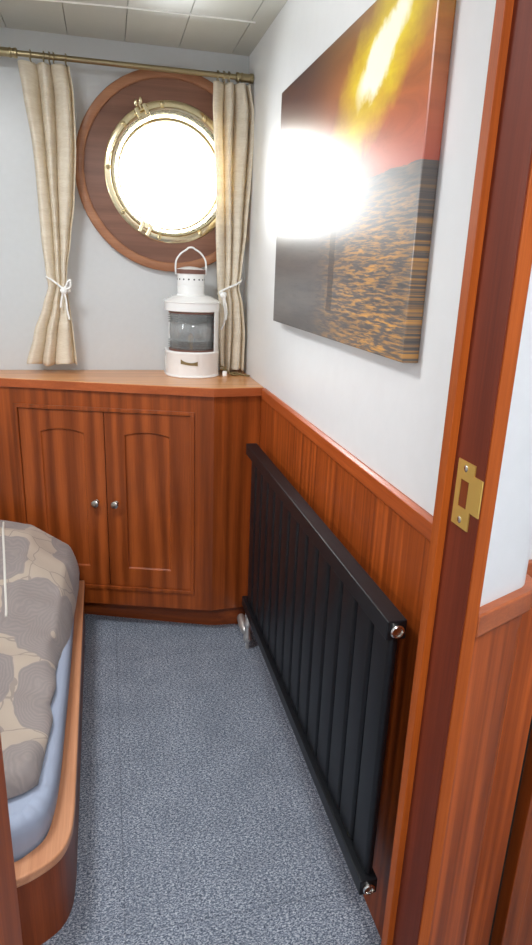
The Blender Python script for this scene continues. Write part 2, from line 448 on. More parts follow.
struct('trim_6', box(nb(), .56, .704, .811, .83, 0, .860), 'wain', 'mahogany panelling beyond the rounded wall end', 'panelling')
struct('trim_7', box(nb(), .56, 1.2, .801, .83, .860, .893), 'rail_x', 'capping rail beyond the rounded wall end', 'rail', bevel=.002)
struct('trim_8', box(nb(), .704, .722, .827, .83, 0, .860), 'dark', 'dark gap beside the corridor door', 'gap')
d2 = thing('door_2', 'dark mahogany door at the lower right edge', 'door', (.722, .83, 0), kind='structure')
obj('door_frame', box(nb(), .722, .758, .795, .83, 0, .860), 'cab', d2, bevel=.002)
obj('door_leaf', box(nb(), .760, 1.2, .801, .83, 0, .860), 'cab', d2, bevel=.002)

# ------------------------------------------------------------------ door frame
d1 = thing('door_1', 'mahogany door frame with a dark rebate and brass strike plate', 'door frame', (.45, .70, 0), kind='structure')
H1 = 1.93
def JP(x, dy): return [(x, .667+dy), (.4655, .667+dy), (.4655, .720), (.520, .735), (.520, .739), (x, .739)]
bm = nb()
obj('jamb_lining', prism(nb(), JP(.4465, -.002), 0, H1), 'jamb', d1, bevel=.0015)
obj('rebate', prism(nb(), [(.4445, .667), (.4475, .667), (.4475, .7385), (.4445, .7385)], 0, H1), 'rebate', d1)
obj('door_stop', box(nb(), .4334, .509, .7385, .7580, 0, H1), 'jamb', d1, bevel=.0008)
obj('jamb_lining', box(nb(), -.25, -.156, .60, .76, 0, H1), 'jamb', d1, bevel=.003)
obj('head_lining', box(nb(), -.25, .52, .65, .76, H1, H1+.03), 'jamb', d1)
# strike plate on the rebate, lip turned to the corridor
def xz_plate(outline, hole, x0, x1):
    """flat plate in the YZ plane from outline (y,z) with a rectangular hole"""
    bm = nb(); vo = [bm.verts.new((x0, y, z)) for y, z in outline]; vh = [bm.verts.new((x0, y, z)) for y, z in hole]
    ed = [bm.edges.new((r[i], r[(i+1) % len(r)])) for r in (vo, vh) for i in range(len(r))]
    bmesh.ops.triangle_fill(bm, edges=ed, use_beauty=True)
    ext = bmesh.ops.extrude_face_region(bm, geom=bm.faces[:])
    for e in ext['geom']:
        if isinstance(e, bmesh.types.BMVert): e.co.x = x1
    bmesh.ops.recalc_face_normals(bm, faces=bm.faces); return bm
plate = obj('strike_plate', xz_plate([(.726, 1.007), (.726, 1.096), (.686, 1.096), (.686, 1.082), (.666, 1.082), (.666, 1.033), (.686, 1.033), (.686, 1.007)],
                                     [(.7155, 1.034), (.7155, 1.071), (.6955, 1.071), (.6955, 1.034)], .4445, .4428), 'plate', d1)
plate['label'] = 'brass strike plate'
obj('latch_hole', box(nb(), .4438, .4449, .6956, .7154, 1.0341, 1.0709), 'bedside', plate, world=True)
for z in (1.087, 1.0165):
    bm = nb(); lathe(bm, [(.0046, 0), (.0046, .0006), (.003, .0014)], (.4430, .7065, z), (-1, 0, 0), 20)
    sc = obj('screw', bm, 'steel', plate, smooth=True)
bm = nb(); lathe(bm, [(.0155, 0), (.0155, .0016), (.0125, .0022), (.012, .0022)], (.4430, .676, 1.058), (-1, 0, 0), 4)
bm.free()

# ------------------------------------------------------------------ porthole (window_1)
w1 = thing('window_1', 'round brass porthole in a mahogany ring', 'porthole', PC, kind='structure')
D = (0, -1, 0)
o = obj('wood_plate', annulus(nb(), .205, .300, PC, D, 0, .020), 'ringdark', w1, smooth=True); o['label'] = 'dark brown mahogany backing ring'
o = obj('wood_rim', annulus(nb(), .299, .331, PC, D, 0, .030, rnd=.006), 'ringlight', w1, smooth=True); o['label'] = 'lighter mahogany outer rim'
prof = [(.186, -.062), (.1865, -.010), (.1895, .006), (.196, .022), (.2005, .031), (.206, .033), (.209, .029), (.2105, .026), (.2265, .026), (.2315, .0225), (.232, .018), (.196, .0), (.194, -.062), (.186, -.062)]
fl = obj('brass_flange', lathe(nb(), prof, PC, D, 120, cap=False), 'brass', w1, smooth=True)
o = obj('glazing_ring', annulus(nb(), .178, .1862, PC, D, -.050, -.036, rnd=.002), 'brass', w1, smooth=True)
obj('glass_pane', lathe(nb(), [(.1855, -.058), (.1855, -.052)], PC, D, 64), 'pane', w1, smooth=True)
for k in range(9):
    a = math.radians(18+40*k)
    p = (PC[0]+.2185*math.cos(a), PC[1]-.026, PC[2]+.2185*math.sin(a))
    b = obj('bolt', lathe(nb(), [(.0078, 0), (.0078, .0018), (.0056, .0040), (.0008, .0046)], p, D, 20), 'brass2', w1, smooth=True)
    bx = nb(); box(bx, -.0045, .0045, -.0006, 0.0006, -.0008, .0008)
    bx.transform(Matrix.Translation((p[0], p[1]-.0042, p[2])) @ Matrix.Rotation(a, 4, 'Y'))
    obj('screw_slot', bx, 'dark', b)
for ang, nm in ((118, 'clamp_dog'), (243, 'hinge_lug')):
    a = math.radians(ang); er = Vector((math.cos(a), 0, math.sin(a))); et = Vector((-math.sin(a), 0, math.cos(a)))
    c = Vector(PC)+Vector((0, -.030, 0))
    bm = nb()
    mt = Matrix((( er.x, et.x, 0, 0), (er.y, et.y, -1, 0), (er.z, et.z, 0, 0), (0,0,0,1)))
    mt.translation = c
    box(bm, .196, .230, -.021, -.008, -.006, .016); box(bm, .196, .230, .008, .021, -.006, .016)
    box(bm, .188, .208, -.022, .022, -.004, .009)
    bm.transform(mt); bmesh.ops.recalc_face_normals(bm, faces=bm.faces)
    cl = obj(nm, bm, 'brass', w1, bevel=.002)
    q = c + er*.217 + Vector((0, -.008, 0))
    obj('pin', tube(nb(), [q-et*.025, q+et*.025], .0035, 12), 'brass2', cl, smooth=True)
    if nm == 'clamp_dog':
        obj('screw_stem', tube(nb(), [q, q+er*.022+Vector((0, -.012, 0))], .004, 12), 'brass', cl, smooth=True)
        t = q+er*.018+Vector((0, -.012, 0))
        for s_ in (-1, 1):
            bm = nb(); bmesh.ops.create_uvsphere(bm, u_segments=14, v_segments=8, radius=.5)
            bm.transform(Matrix.Translation(t+et*s_*.009+er*.006) @ Matrix.Diagonal((.013, .008, .022, 1)))
            obj('wing', bm, 'brass', cl, smooth=True)
# second porthole above the berth, out of view, added to let in daylight
c2 = (XL, 1.55, 1.45)
w2 = thing('added_window', 'unseen brass porthole added over the berth for daylight', 'porthole', c2, kind='structure')
obj('brass_flange', annulus(nb(), .16, .21, c2, (1, 0, 0), 0, .015, 64, .004), 'brass', w2, smooth=True)
obj('glass_pane', lathe(nb(), [(.169, -.05), (.169, -.045)], c2, (1, 0, 0), 48), 'pane', w2, smooth=True)

# ------------------------------------------------------------------ fitted corner cupboard
F0 = (.3396, 2.118)
cab = thing('corner_cupboard', 'mahogany corner cupboard with two arched panel doors under the worktop', 'cupboard', (F0[0], F0[1], 0), math.atan2(-.299, .954))
CZ0, CZ1 = .100, .910
carc = obj('carcass', prism(nb(), [(-.80, 2.500), (.3400, 2.142), (.500, 2.152), (.506, 2.160), (.506, 2.512), (-.83, 2.512)], CZ0, CZ1), 'cab', cab)
# local frame from here: x to the right along the face, y into the cupboard
def L(*a): return box(nb(), *a)
bm = nb()
box(bm, -1.15, -.684, 0, .020, CZ0, CZ1); box(bm, -.078, -.004, 0, .020, CZ0, CZ1)
box(bm, -.684, -.078, 0, .020, .841, CZ1); box(bm, -.684, -.078, 0, .020, CZ0, .179)
obj('face_panel', bm, 'cab', cab, world=False)
# angled end panel with a softly rounded corner
Mi = cab.matrix_basis.inverted()
def loc2(x, y): v = Mi @ Vector((x, y, 0)); return (v.x, v.y)
pl = [(-.004, 0), (.001, .0003), (.004, .0015), (.008, .0040)]
e1 = loc2(.5075, 2.131); e2 = loc2(.5075, 2.150)
poly = pl + [e1, e2, (.010, .024), (-.004, .020)]
obj('corner_panel', prism(nb(), poly, CZ0, CZ1), 'cab', cab, world=False, angle=30)
# moulding round the pair of doors
bm = nb()
x0, x1, z0, z1, t = -.698, -.065, .164, .855, .0135
box(bm, x0, x1, -.006, .002, z1-t, z1); box(bm, x0, x1, -.006, .002, z0, z0+t)
box(bm, x0, x0+t, -.006, .002, z0+t, z1-t); box(bm, x1-t, x1, -.006, .002, z0+t, z1-t)
o = obj('door_moulding', bm, 'cab', cab, world=False, bevel=.0015)
obj('door_recess', box(nb(), -.684, -.078, .0185, .0198, .179, .841), 'dark', cab, world=False)
def door_mesh(x0, x1, z0, z1, sl, sr, st, sb, rise=.013):
    bm = nb(); n = 14
    ix0, ix1, iz0, iz1 = x0+sl, x1-sr, z0+sb, z1-st
    def loop(ins):
        p = [(ix0+ins, iz0+ins), (ix1-ins, iz0+ins), (ix1-ins, iz1-rise-ins)]
        for k in range(1, n):
            t = k/n; x = ix1-ins+(ix0-ix1+2*ins)*t; p.append((x, iz1-rise-ins+rise*math.sin(PI*t)**.8))
        p.append((ix0+ins, iz1-rise-ins)); return p
    def outer():
        p = [(x0, z0), (x1, z0), (x1, z1)]
        for k in range(1, n): p.append((x1+(x0-x1)*k/n, z1))
        p.append((x0, z1)); return p
    rings = []
    for pts, y in ((outer(), .0175), (outer(), .0), (loop(0), .0), (loop(.0015), .0045), (loop(.004), .0065), (loop(.010), .0065)):
        rings.append([bm.verts.new((x, y, z)) for x, z in pts])
    m = len(rings[0])
    for a, b in zip(rings, rings[1:]):
        for k in range(m): bm.faces.new((a[k], a[(k+1) % m], b[(k+1) % m], b[k]))
    bm.faces.new(rings[-1]); bm.faces.new(rings[0][::-1])
    bmesh.ops.recalc_face_normals(bm, faces=bm.faces); return bm
for xa, xb, sl, sr, kx in ((-.6825, -.3830, .074, .072, -.419), (-.3805, -.0795, .070, .072, -.348)):
    dr = obj('door', door_mesh(xa, xb, .1805, .8395, sl, sr, .066, .072), 'cab_door', cab, world=False, bevel=.0008)
    bm = nb(); lathe(bm, [(.009, 0), (.0055, .004), (.0055, .010), (.0115, .014), (.0142, .019), (.013, .024), (.0075, .0275), (.0005, .028)], (kx, 0, .508), (0, -1, 0), 28)
    kn = obj('knob', bm, 'chrome', dr, smooth=True, world=False); kn['label'] = 'round nickel knob'
# plinth, set back
pw = [(-.88, 2.512), (-.76, 2.505), (.345, 2.1835), (.500, 2.176), (.505, 2.185), (.505, 2.512)]
obj('plinth', prism(nb(), [(-.70, 2.512), (-.30, 2.405), (-.131, 2.354), (.177, 2.241), (.335, 2.186), (.365, 2.179), (.507, 2.172), (.507, 2.512)], 0, CZ0), 'cab_h', cab, angle=30)

wt = prism(nb(), [(-.932, 2.515), (.325, 2.1105), (.338, 2.107), (.352, 2.1072), (.514, 2.1215), (.514, 2.515)], ZT-.029, ZT)
wt = obj('worktop', wt, 'top', origin=(0, 2.35, ZT-.029), bevel=.003)
tag(wt, 'light mahogany worktop running along the wall under the porthole', 'worktop')
lip = nb()
prism(lip, [(-.88, 2.4977), (.3245, 2.1095), (.338, 2.1055), (.3525, 2.1057), (.5135, 2.1197), (.5135, 2.1222), (.352, 2.1085), (.338, 2.108), (.325, 2.112), (-.88, 2.5)], ZT-.030, ZT-.002)
o = obj('edge_lipping', lip, 'edge', wt); o['label'] = 'darker mahogany front edge'

# ------------------------------------------------------------------ berth
def bed_outline(pts, close_x=-.945, yfar=2.25):
    sm = smooth_path([(x, y, 0) for x, y in pts], 6)
    return [(p.x, p.y) for p in sm]
outer = [(-.117, 2.246), (-.112, 1.75), (-.107, 1.25), (-.107, 1.145), (-.113, 1.090), (-.131, 1.050), (-.166, 1.022), (-.210, 1.004), (-.30, .985), (-.45, .972), (-.945, .965)]
inner = [(-.152, 2.246), (-.148, 1.75), (-.148, 1.30), (-.149, 1.180), (-.155, 1.120), (-.166, 1.088), (-.190, 1.064), (-.222, 1.046), (-.31, 1.027), (-.45, 1.014), (-.945, 1.007)]
O_, I_ = bed_outline(outer), bed_outline(inner)
def shell(A, B, z0, z1):
    bm = nb(); n = len(A)
    r = [[bm.verts.new((x, y, z)) for x, y in P] for P, z in ((A, z0), (A, z1), (B, z1), (B, z0))]
    for a, b in zip(r, r[1:]+r[:1]):
        for k in range(n-1): bm.faces.new((a[k], a[k+1], b[k+1], b[k]))
    bm.faces.new([q[0] for q in r]); bm.faces.new([q[-1] for q in r][::-1])
    bmesh.ops.recalc_face_normals(bm, faces=bm.faces); return bm
def shrink(P, d):
    out = []
    for i, p in enumerate(P):
        a = P[max(i-1, 0)]; b = P[min(i+1, len(P)-1)]; t = Vector((b[0]-a[0], b[1]-a[1])).normalized()
        out.append((p[0]+t.y*d, p[1]-t.x*d))
    return out
side_sign = 1
SO = shrink(O_, .007)
if SO[3][0] > O_[3][0]: SO = shrink(O_, -.007); side_sign = -1
bed = thing('berth', 'built-in wooden berth with a rounded corner, left of the carpet', 'bed', (-.5, 1.6, 0))
obj('side_board', shell(SO, shrink(I_, side_sign*-.0) , 0, .180), 'bedside', bed, angle=40)
obj('cap_rail', shell(O_, I_, .180, .202), 'bedcap', bed, bevel=.004)
obj('bed_base', box(nb(), -.945, -.17, 1.10, 2.20, .0, .12), 'bedside', bed)
# far strip: the berth reaches the cupboard, cut by its slanting face
# mattress
def mat_outline(dx):
    P = [(-.148-dx, 2.20), (-.139-dx, 1.95), (-.136-dx, 1.63), (-.137-dx, 1.40), (-.138-dx, 1.26), (-.143-dx, 1.165), (-.156-dx*.9, 1.105+dx*.6), (-.180-dx*.5, 1.072+dx*.8), (-.220, 1.052+dx), (-.32, 1.036+dx), (-.48, 1.024+dx), (-.94, 1.018+dx)]
    return [(p.x, p.y) for p in smooth_path([(x, y, 0) for x, y in P], 5)]
bm = nb(); rings = []
for dx, z in ((.010, .125), (.004, .20), (.001, .225), (0, .250), (.003, .268), (.013, .279), (.03, .282)):
    P = mat_outline(dx); P = P + [(-.94, 2.20 if dx < .02 else 2.19)]
    rings.append([bm.verts.new((x, y, z + (.002*math.sin(i*1.7) if z > .25 else 0))) for i, (x, y) in enumerate(P)])
for a, b in zip(rings, rings[1:]):
    m = len(a)
    for k in range(m): bm.faces.new((a[k], a[(k+1) % m], b[(k+1) % m], b[k]))
bm.faces.new(rings[-1]); bm.faces.new(rings[0][::-1])
bmesh.ops.recalc_face_normals(bm, faces=bm.faces)
mt = obj('mattress', bm, 'sheet', origin=(-.5, 1.6, .13), angle=50)
tag(mt, 'mattress in a light blue fitted sheet lying in the berth', 'mattress')

# duvet: closed quilt, dome towards the far end where the pillow pushes it up
right = [(1.096, -.215), (1.106, -.171), (1.145, -.168), (1.217, -.163), (1.31, -.155), (1.36, -.166), (1.43, -.157), (1.50, -.163), (1.565, -.160), (1.61, -.152), (1.65, -.142), (1.717, -.136), (1.80, -.136), (1.90, -.131), (2.045, -.126), (2.15, -.128), (2.222, -.138)]
def redge(y):
    y /= 1.022
    return 1.022*redge0(y)
def redge0(y):
    for (ya, xa), (yb, xb) in zip(right, right[1:]):
        if y <= yb: return xa+(xb-xa)*max(0, (y-ya)/(yb-ya))
    return right[-1][1]
def far_y(x): return 2.235 + (-x-.138)*.20     # follows the slanted cupboard face
def top_z(x, y):
    d = max(0, redge(y)-x)
    t = max(0, min(1, (y-1.45)/.75)); t = t*t*(3-2*t)
    z = .325 + .012*math.sin(y*9+1)*math.sin(x*11) + t*(.040+.090*min(1, d/.15))
    z += .008*math.sin(14*y+6*x) + .006*math.sin(31*y-17*x) + .003*math.sin(47*y+29*x)
    return z
bm = nb(); NX, NY = 64, 96; topv = []; botv = []
for j in range(NY+1):
    v = j/NY; rt = []; rb = []
    for i in range(NX+1):
        s_ = (i/NX)**1.35                       # 0 at right edge
        y0 = 1.125
        x = None
        yy = y0 + (2.24-y0)*v
        xr = redge(yy); x = xr + (-.94-xr)*s_
        ynear = 1.128 - .05*min(1, max(0, (-x-.17)/.3)) + .006*math.sin(x*30)
        yfar = far_y(x)
        y = ynear + (yfar-ynear)*v
        # rounding near edges
        er = min(1, (redge(y)-x)/.032 if redge(y)-x > 0 else 0); en = min(1, (y-ynear)/.07); ef = min(1, (yfar-y)/.05)
        q = 1
        for e_ in (er, en, ef): q *= math.sqrt(max(0, 1-(1-e_)**2))
        zt_ = top_z(x, y); zb = .287 if y < 2.19 else .287
        drop = .035*(1-min(1, max(0, (redge(y)-x)/.03)))*max(0, min(1, (y-1.55)/.1))
        mid = .296 + (.025 if y > 1.7 else 0)*0
        rt.append(bm.verts.new((x, y, mid+(zt_-mid)*q - drop))); rb.append(bm.verts.new((x, y, min(mid-.001, zb + .004*(1-q)) - drop)))
    topv.append(rt); botv.append(rb)
for j in range(NY):
    for i in range(NX):
        bm.faces.new((topv[j][i], topv[j][i+1], topv[j+1][i+1], topv[j+1][i]))
        bm.faces.new((botv[j][i], botv[j+1][i], botv[j+1][i+1], botv[j][i+1]))
for j in range(NY):
    bm.faces.new((topv[j][0], topv[j+1][0], botv[j+1][0], botv[j][0])); bm.faces.new((topv[j][NX], botv[j][NX], botv[j+1][NX], topv[j+1][NX]))
for i in range(NX):
    bm.faces.new((topv[0][i], botv[0][i], botv[0][i+1], topv[0][i+1])); bm.faces.new((topv[NY][i], topv[NY][i+1], botv[NY][i+1], botv[NY][i]))
bmesh.ops.recalc_face_normals(bm, faces=bm.faces)
dv = obj('duvet', bm, 'duvet', origin=(-.5, 1.6, .29), smooth=True, angle=80)
tag(dv, 'taupe duvet with grey paisley pattern spread over the berth', 'duvet')
pp = []
for k in range(26):
    y = 1.72 + k*.02; x = -.366 + .137*(2.147-y)
    if y < far_y(x)-.012:
        q = min(1, (far_y(x)-y)/.05); q = math.sqrt(max(0, 1-(1-q)**2))
        pp.append((x, y, .296+(top_z(x, y)-.296)*q+.001))
o = obj('piping', tube(nb(), pp, .0035, 8), 'piping', dv, smooth=True); o['label'] = 'white piping'

# ------------------------------------------------------------------ radiator
rad = thing('radiator', 'long black tubular radiator on the right wall', 'radiator', (.46, 1.47, 0))
RX0, RX1, RY0, RY1 = .4406, .4770, .8755, 2.047
obj('top_rail', box(nb(), RX0, RX1, RY0, RY1, .7285, .7650), 'rad', rad, bevel=.002)
obj('bottom_rail', box(nb(), RX0, RX1, RY0, RY1, .1555, .1905), 'rad', rad, bevel=.002)
def tube_bm(y0, y1):
    """flat tube with half-round edges, ends narrowed where it meets the rails"""
    bm = nb(); N = 8; r = .0095; xc = .463; rings = []
    for z, k in ((.187, .62), (.193, .9), (.203, 1), (.713, 1), (.723, .9), (.729, .62)):
        ring = []; yc, hw = (y0+y1)/2, (y1-y0)/2
        for a in range(N+1):
            t = -PI/2 + PI*a/N; ring.append((xc+r*math.sin(t)*k*1, yc+(hw-r+r*math.cos(t))*(.86+.14*k)))
        for a in range(N+1):
            t = PI/2 + PI*a/N; ring.append((xc+r*math.sin(t)*k*1, yc+(-hw+r+r*math.cos(t))*(.86+.14*k)))
        rings.append([bm.verts.new((x, y, z)) for x, y in ring])
    m = len(rings[0])
    for a, b in zip(rings, rings[1:]):
        for k in range(m): bm.faces.new((a[k], a[(k+1) % m], b[(k+1) % m], b[k]))
    bm.faces.new(rings[0]); bm.faces.new(rings[-1][::-1])
    bmesh.ops.recalc_face_normals(bm, faces=bm.faces); return bm
for k in range(14):
    y0 = .887 + .0815*k
    obj('tube', tube_bm(y0, y0+.0735), 'rad', rad, angle=50)
for z, r in ((.7467, .0125), (.1730, .0125)):
    pg = obj('end_plug', lathe(nb(), [(r, 0), (r, .005), (r*.82, .0075), (r*.70, .0075), (r*.62, .004), (.0005, .004)], (.458, RY0, z), (0, -1, 0), 28), 'steel', rad, smooth=True)
    pg['label'] = 'nickel end plug'
for z in (.68, .25):
    for y in (1.1, 1.85):
        obj('wall_bracket', box(nb(), .472, .509, y-.009, y+.009, z-.010, z+.010), 'rad', rad)
# valve with its head pointing to the cupboard
vb = obj('valve', lathe(nb(), [(.011, -.030), (.014, -.024), (.014, -.006), (.011, 0), (.011, .030), (.015, .034), (.015, .050), (.010, .056), (.010, .095)], (.455, 2.000, .060), (0, 0, 1), 20), 'satin', rad, smooth=True)
obj('valve_head', lathe(nb(), [(.009, 0), (.014, .006), (.0165, .012), (.0175, .055), (.0155, .082), (.012, .090), (.0005, .092)], (.452, 2.012, .058), (-.04, 1, .22), 24), 'satin', vb, smooth=True)
obj('supply_pipe', tube(nb(), [(.455, 2.0, 0), (.455, 2.0, .036)], .0060, 14), 'satin', vb, smooth=True)

# ------------------------------------------------------------------ canvas print
cp = obj('canvas_print', box(nb(), .485, .5145, 1.010, 1.918, 1.180, 1.787), 'print', origin=(.50, 1.464, 1.4835), bevel=.002)
tag(cp, 'glossy canvas photo print of a golden sunset over the sea on the white wall', 'picture')

# ------------------------------------------------------------------ curtain rod and curtains
RY, RZ = 2.432, 1.945
rd = thing('curtain_rod', 'antique brass curtain rod over the porthole', 'curtain rod', (.0, RY, RZ))
obj('rod', tube(nb(), [(-.60, RY, RZ), (.511, RY, RZ)], .0085, 20), 'rod', rd, smooth=True)
def sleeve(x0, x1):
    s_ = 1 if x1 > x0 else -1; L_ = abs(x1-x0)
    pr = [(.009, 0), (.0125, .001), (.0145, .003), (.0145, .010), (.0125, .012), (.0125, .018), (.0145, .020), (.0145, .024), (.013, .026), (.013, L_-.012), (.015, L_-.010), (.015, L_)]
    return lathe(nb(), pr, (x0, RY, RZ), (s_, 0, 0), 24)
obj('end_sleeve', sleeve(.452, .5125), 'rod', rd, smooth=True); obj('end_sleeve', sleeve(-.243, -.36), 'rod', rd, smooth=True)
obj('wall_bracket', box(nb(), -.33, -.31, RY, YB, RZ-.008, RZ+.008), 'rod', rd, bevel=.002)

def lerp_table(tab, z):
    tab = sorted(tab)
    if z <= tab[0][0]: return tab[0][1:]
    for a, b in zip(tab, tab[1:]):
        if z <= b[0]:
            t = (z-a[0])/(b[0]-a[0]); t = t*t*(3-2*t)*.5+t*.5
            return tuple(p+(q-p)*t for p, q in zip(a[1:], b[1:]))
    return tab[-1][1:]
def make_curtain(name, label, tab, folds, amp, yc, phase, ztop, zbot):
    t = thing(name, label, 'curtain', ((tab[0][1]+tab[0][2])/2, yc, zbot))
    bm = nb(); NU, NV = 150, 110; g = []
    for j in range(NV+1):
        z = zbot+(ztop-zbot)*j/NV; x0, x1, am = lerp_table(tab, z); row = []
        for i in range(NU+1):
            u = i/NU
            ph = 2*PI*folds*(u + .035*math.sin(2*PI*u*2+phase)) + phase
            w = 1-2*abs(math.sin(ph/2))**.8
            x = x0+(x1-x0)*(u + .035*math.sin(2*ph)*0) + .004*math.sin(9*z+u*5)*min(1, am*3)
            y = yc + amp*am*w + .004*math.sin(13*z+7*u)*am
            row.append(bm.verts.new((x, y, z + (.004*math.sin(u*9+phase) if j == 0 else 0))))
        g.append(row)
    for j in range(NV):
        for i in range(NU): bm.faces.new((g[j][i], g[j][i+1], g[j+1][i+1], g[j+1][i]))
    bmesh.ops.recalc_face_normals(bm, faces=bm.faces)
    o = obj('fabric', bm, 'curtain', t, smooth=True, angle=80)
    sd = o.modifiers.new('thick', 'SOLIDIFY'); sd.thickness = .0022; sd.offset = 0
    return t
def rings(t, xs):
    for x in xs:
        pts = [(x+.002*math.sin(a*3), RY+.0145*math.cos(a), RZ-.004+.0165*math.sin(a)) for a in [2*PI*k/20 for k in range(20)]]
        obj('curtain_ring', tube(nb(), pts, .0018, 8, closed=True), 'rod', t, smooth=True)
# left: (z, x_left, x_right, fold amplitude)
cl_ = make_curtain('curtain', 'cream curtain on the left of the porthole, gathered by a white tie', [
    (.975, -.287, -.116, 1.0), (1.08, -.253, -.122, .9), (1.18, -.212, -.128, .7), (1.245, -.190, -.133, .5), (1.30, -.197, -.126, .6), (1.40, -.207, -.108, .75),
    (1.52, -.214, -.093, .9), (1.69, -.218, -.084, 1.0), (1.85, -.232, -.081, 1.1), (1.922, -.240, -.088, .7)], 3.1, .024, RY, .5, 1.924, .975)
rings(cl_, (-.205, -.165, -.148, -.135, -.098))
cr_ = make_curtain('curtain', 'cream curtain in the corner on the right of the porthole, gathered by a white tie', [
    (.955, .410, .497, .9), (1.10, .408, .500, .8), (1.20, .408, .493, .6), (1.262, .402, .480, .5), (1.32, .397, .490, .6), (1.45, .388, .503, .8),
    (1.62, .384, .508, 1.0), (1.78, .379, .511, 1.1), (1.84, .377, .512, 1.1), (1.922, .380, .502, .7)], 3.2, .023, RY, .9, 1.924, .955)
rings(cr_, (.392, .412, .430, .462))

def tie(name, label, xa, xb, z, y, tails, tilt=.05):
    t = thing(name, label, 'curtain tie', ((xa+xb)/2, y, z))
    cx, hw = (xa+xb)/2, (xb-xa)/2+.004
    pts = [(cx+hw*math.cos(a), y+.020*math.sin(a), z + tilt*math.cos(a)*(1) + .004*math.sin(2*a)) for a in [2*PI*k/36 for k in range(36)]]
    obj('loop', tube(nb(), pts, .0038, 10, closed=True), 'cord', t, smooth=True)
    kx, kz = tails[0]
    bm = nb(); bmesh.ops.create_uvsphere(bm, u_segments=18, v_segments=12, radius=.012)
    for v in bm.verts: v.co *= 1+.12*math.sin(v.co.x*500+v.co.z*350)
    bm.transform(Matrix.Translation((kx, y-.028, kz)) @ Matrix.Diagonal((1, .8, 1.1, 1)))
    obj('knot', bm, 'cord', t, smooth=True)
    for tl in tails[1:]:
        pth = smooth_path([(kx, y-.028, kz)] + [(x, y-.030, zz) for x, zz in tl], 8)
        obj('tail', tube(nb(), pth, .0034, 10), 'cord', t, smooth=True)
    return t
tie('curtain_tie', 'white cord tie knotted round the left curtain', -.196, -.128, 1.252, RY, [(-.143, 1.232), [(-.150, 1.21), (-.156, 1.175)], [(-.136, 1.20), (-.134, 1.165), (-.128, 1.135)], [(-.128, 1.262), (-.120, 1.268), (-.121, 1.245), (-.140, 1.234)]], -.022)
tie('curtain_tie', 'white cord tie knotted round the right curtain', .405, .484, 1.262, RY, [(.416, 1.232), [(.418, 1.20), (.424, 1.165), (.420, 1.13), (.409, 1.108)], [(.424, 1.21), (.430, 1.17), (.427, 1.145)], [(.408, 1.246), (.402, 1.240), (.410, 1.232)]], .026)

# ------------------------------------------------------------------ ship's lantern
LX, LY = .303, 2.398
ln = thing('ship_lantern', 'white enamel ship lantern with a clear ribbed lens on the worktop', 'lantern', (LX, LY, ZT))
UP = (0, 0, 1)
def dplan(r, back=.082, n=28, a_c=-PI/2):
    """round front, straight sides, flat back"""
    p = []
    for k in range(n+1):
        a = PI + PI*k/n; p.append((LX+r*math.cos(a), LY+r*math.sin(a)*.97))
    p += [(LX+r, LY+back*.8), (LX+r-.012, LY+back), (LX-r+.012, LY+back), (LX-r, LY+back*.8)]
    return p
def dstack(levels):
    bm = nb(); rings = [[bm.verts.new((x, y, z)) for x, y in dplan(r, b)] for r, b, z in levels]
    m = len(rings[0])
    for a, b in zip(rings, rings[1:]):
        for k in range(m): bm.faces.new((a[k], a[(k+1) % m], b[(k+1) % m], b[k]))
    bm.faces.new(rings[0][::-1]); bm.faces.new(rings[-1])
    bmesh.ops.recalc_face_normals(bm, faces=bm.faces); return bm
base = obj('base', dstack([(.098, .084, ZT), (.100, .085, ZT+.002), (.100, .085, ZT+.005), (.097, .083, ZT+.009), (.097, .083, 1.024), (.0985, .084, 1.027), (.0985, .084, 1.031), (.094, .080, 1.035)]), 'white', ln, angle=35)
# name plate: a slightly wavy brown scroll following the curve
bm = nb(); NP_ = 16; r1 = .0985; f_, b_ = [], []
for k in range(NP_+1):
    t = k/NP_; a = math.radians(238 + 36*t); zc = 1.000 - .004*math.sin(PI*t) - .006*t + .001
    hh = .0045 + .0035*(abs(t-.5)*2)**3
    for lst, rr in ((f_, r1+.0012), (b_, r1-.0015)):
        lst.append([bm.verts.new((LX+rr*math.cos(a), LY+rr*math.sin(a)*.97, zc+q)) for q in (-hh, hh)])
for k in range(NP_):
    for lst in (f_, b_): bm.faces.new((lst[k][0], lst[k+1][0], lst[k+1][1], lst[k][1]))
    for e_ in (0, 1): bm.faces.new((f_[k][e_], f_[k+1][e_], b_[k+1][e_], b_[k][e_]))
for k in (0, NP_): bm.faces.new((f_[k][0], f_[k][1], b_[k][1], b_[k][0]))
bmesh.ops.recalc_face_normals(bm, faces=bm.faces)
o = obj('name_plate', bm, 'flex', base); o['label'] = 'small brown scroll plate'
# lens: plain bulging middle between stepped prism ribs, with an inner wall
po = [(.080, 1.040)]
zs = 1.043
for k in range(4): po += [(.0800, zs), (.0895, zs+.0048), (.0800, zs+.0066)]; zs += .0078
zm0 = zs
for k in range(9): tt = k/8; po.append((.080+.0045*math.sin(PI*tt), zm0+(1.134-zm0)*tt))
zs = 1.1345
for k in range(4): po += [(.0800, zs), (.0895, zs+.0020), (.0800, zs+.0066)]; zs += .0078
po += [(.080, 1.168)]
pi_ = [(.0765, 1.168), (.0765, 1.040)]
o = obj('lens', lathe(nb(), [(r, h) for r, h in po+pi_+[po[0]]], (LX, LY, 0), UP, 64, cap=False), 'lens', ln, angle=30)
for z in (1.034, 1.167):
    o = obj('lens_rim', annulus(nb(), .074, .0865, (LX, LY, 0), UP, z, z+.007, 56), 'brown', ln, smooth=True, angle=30); o['label'] = 'brown lens rim'
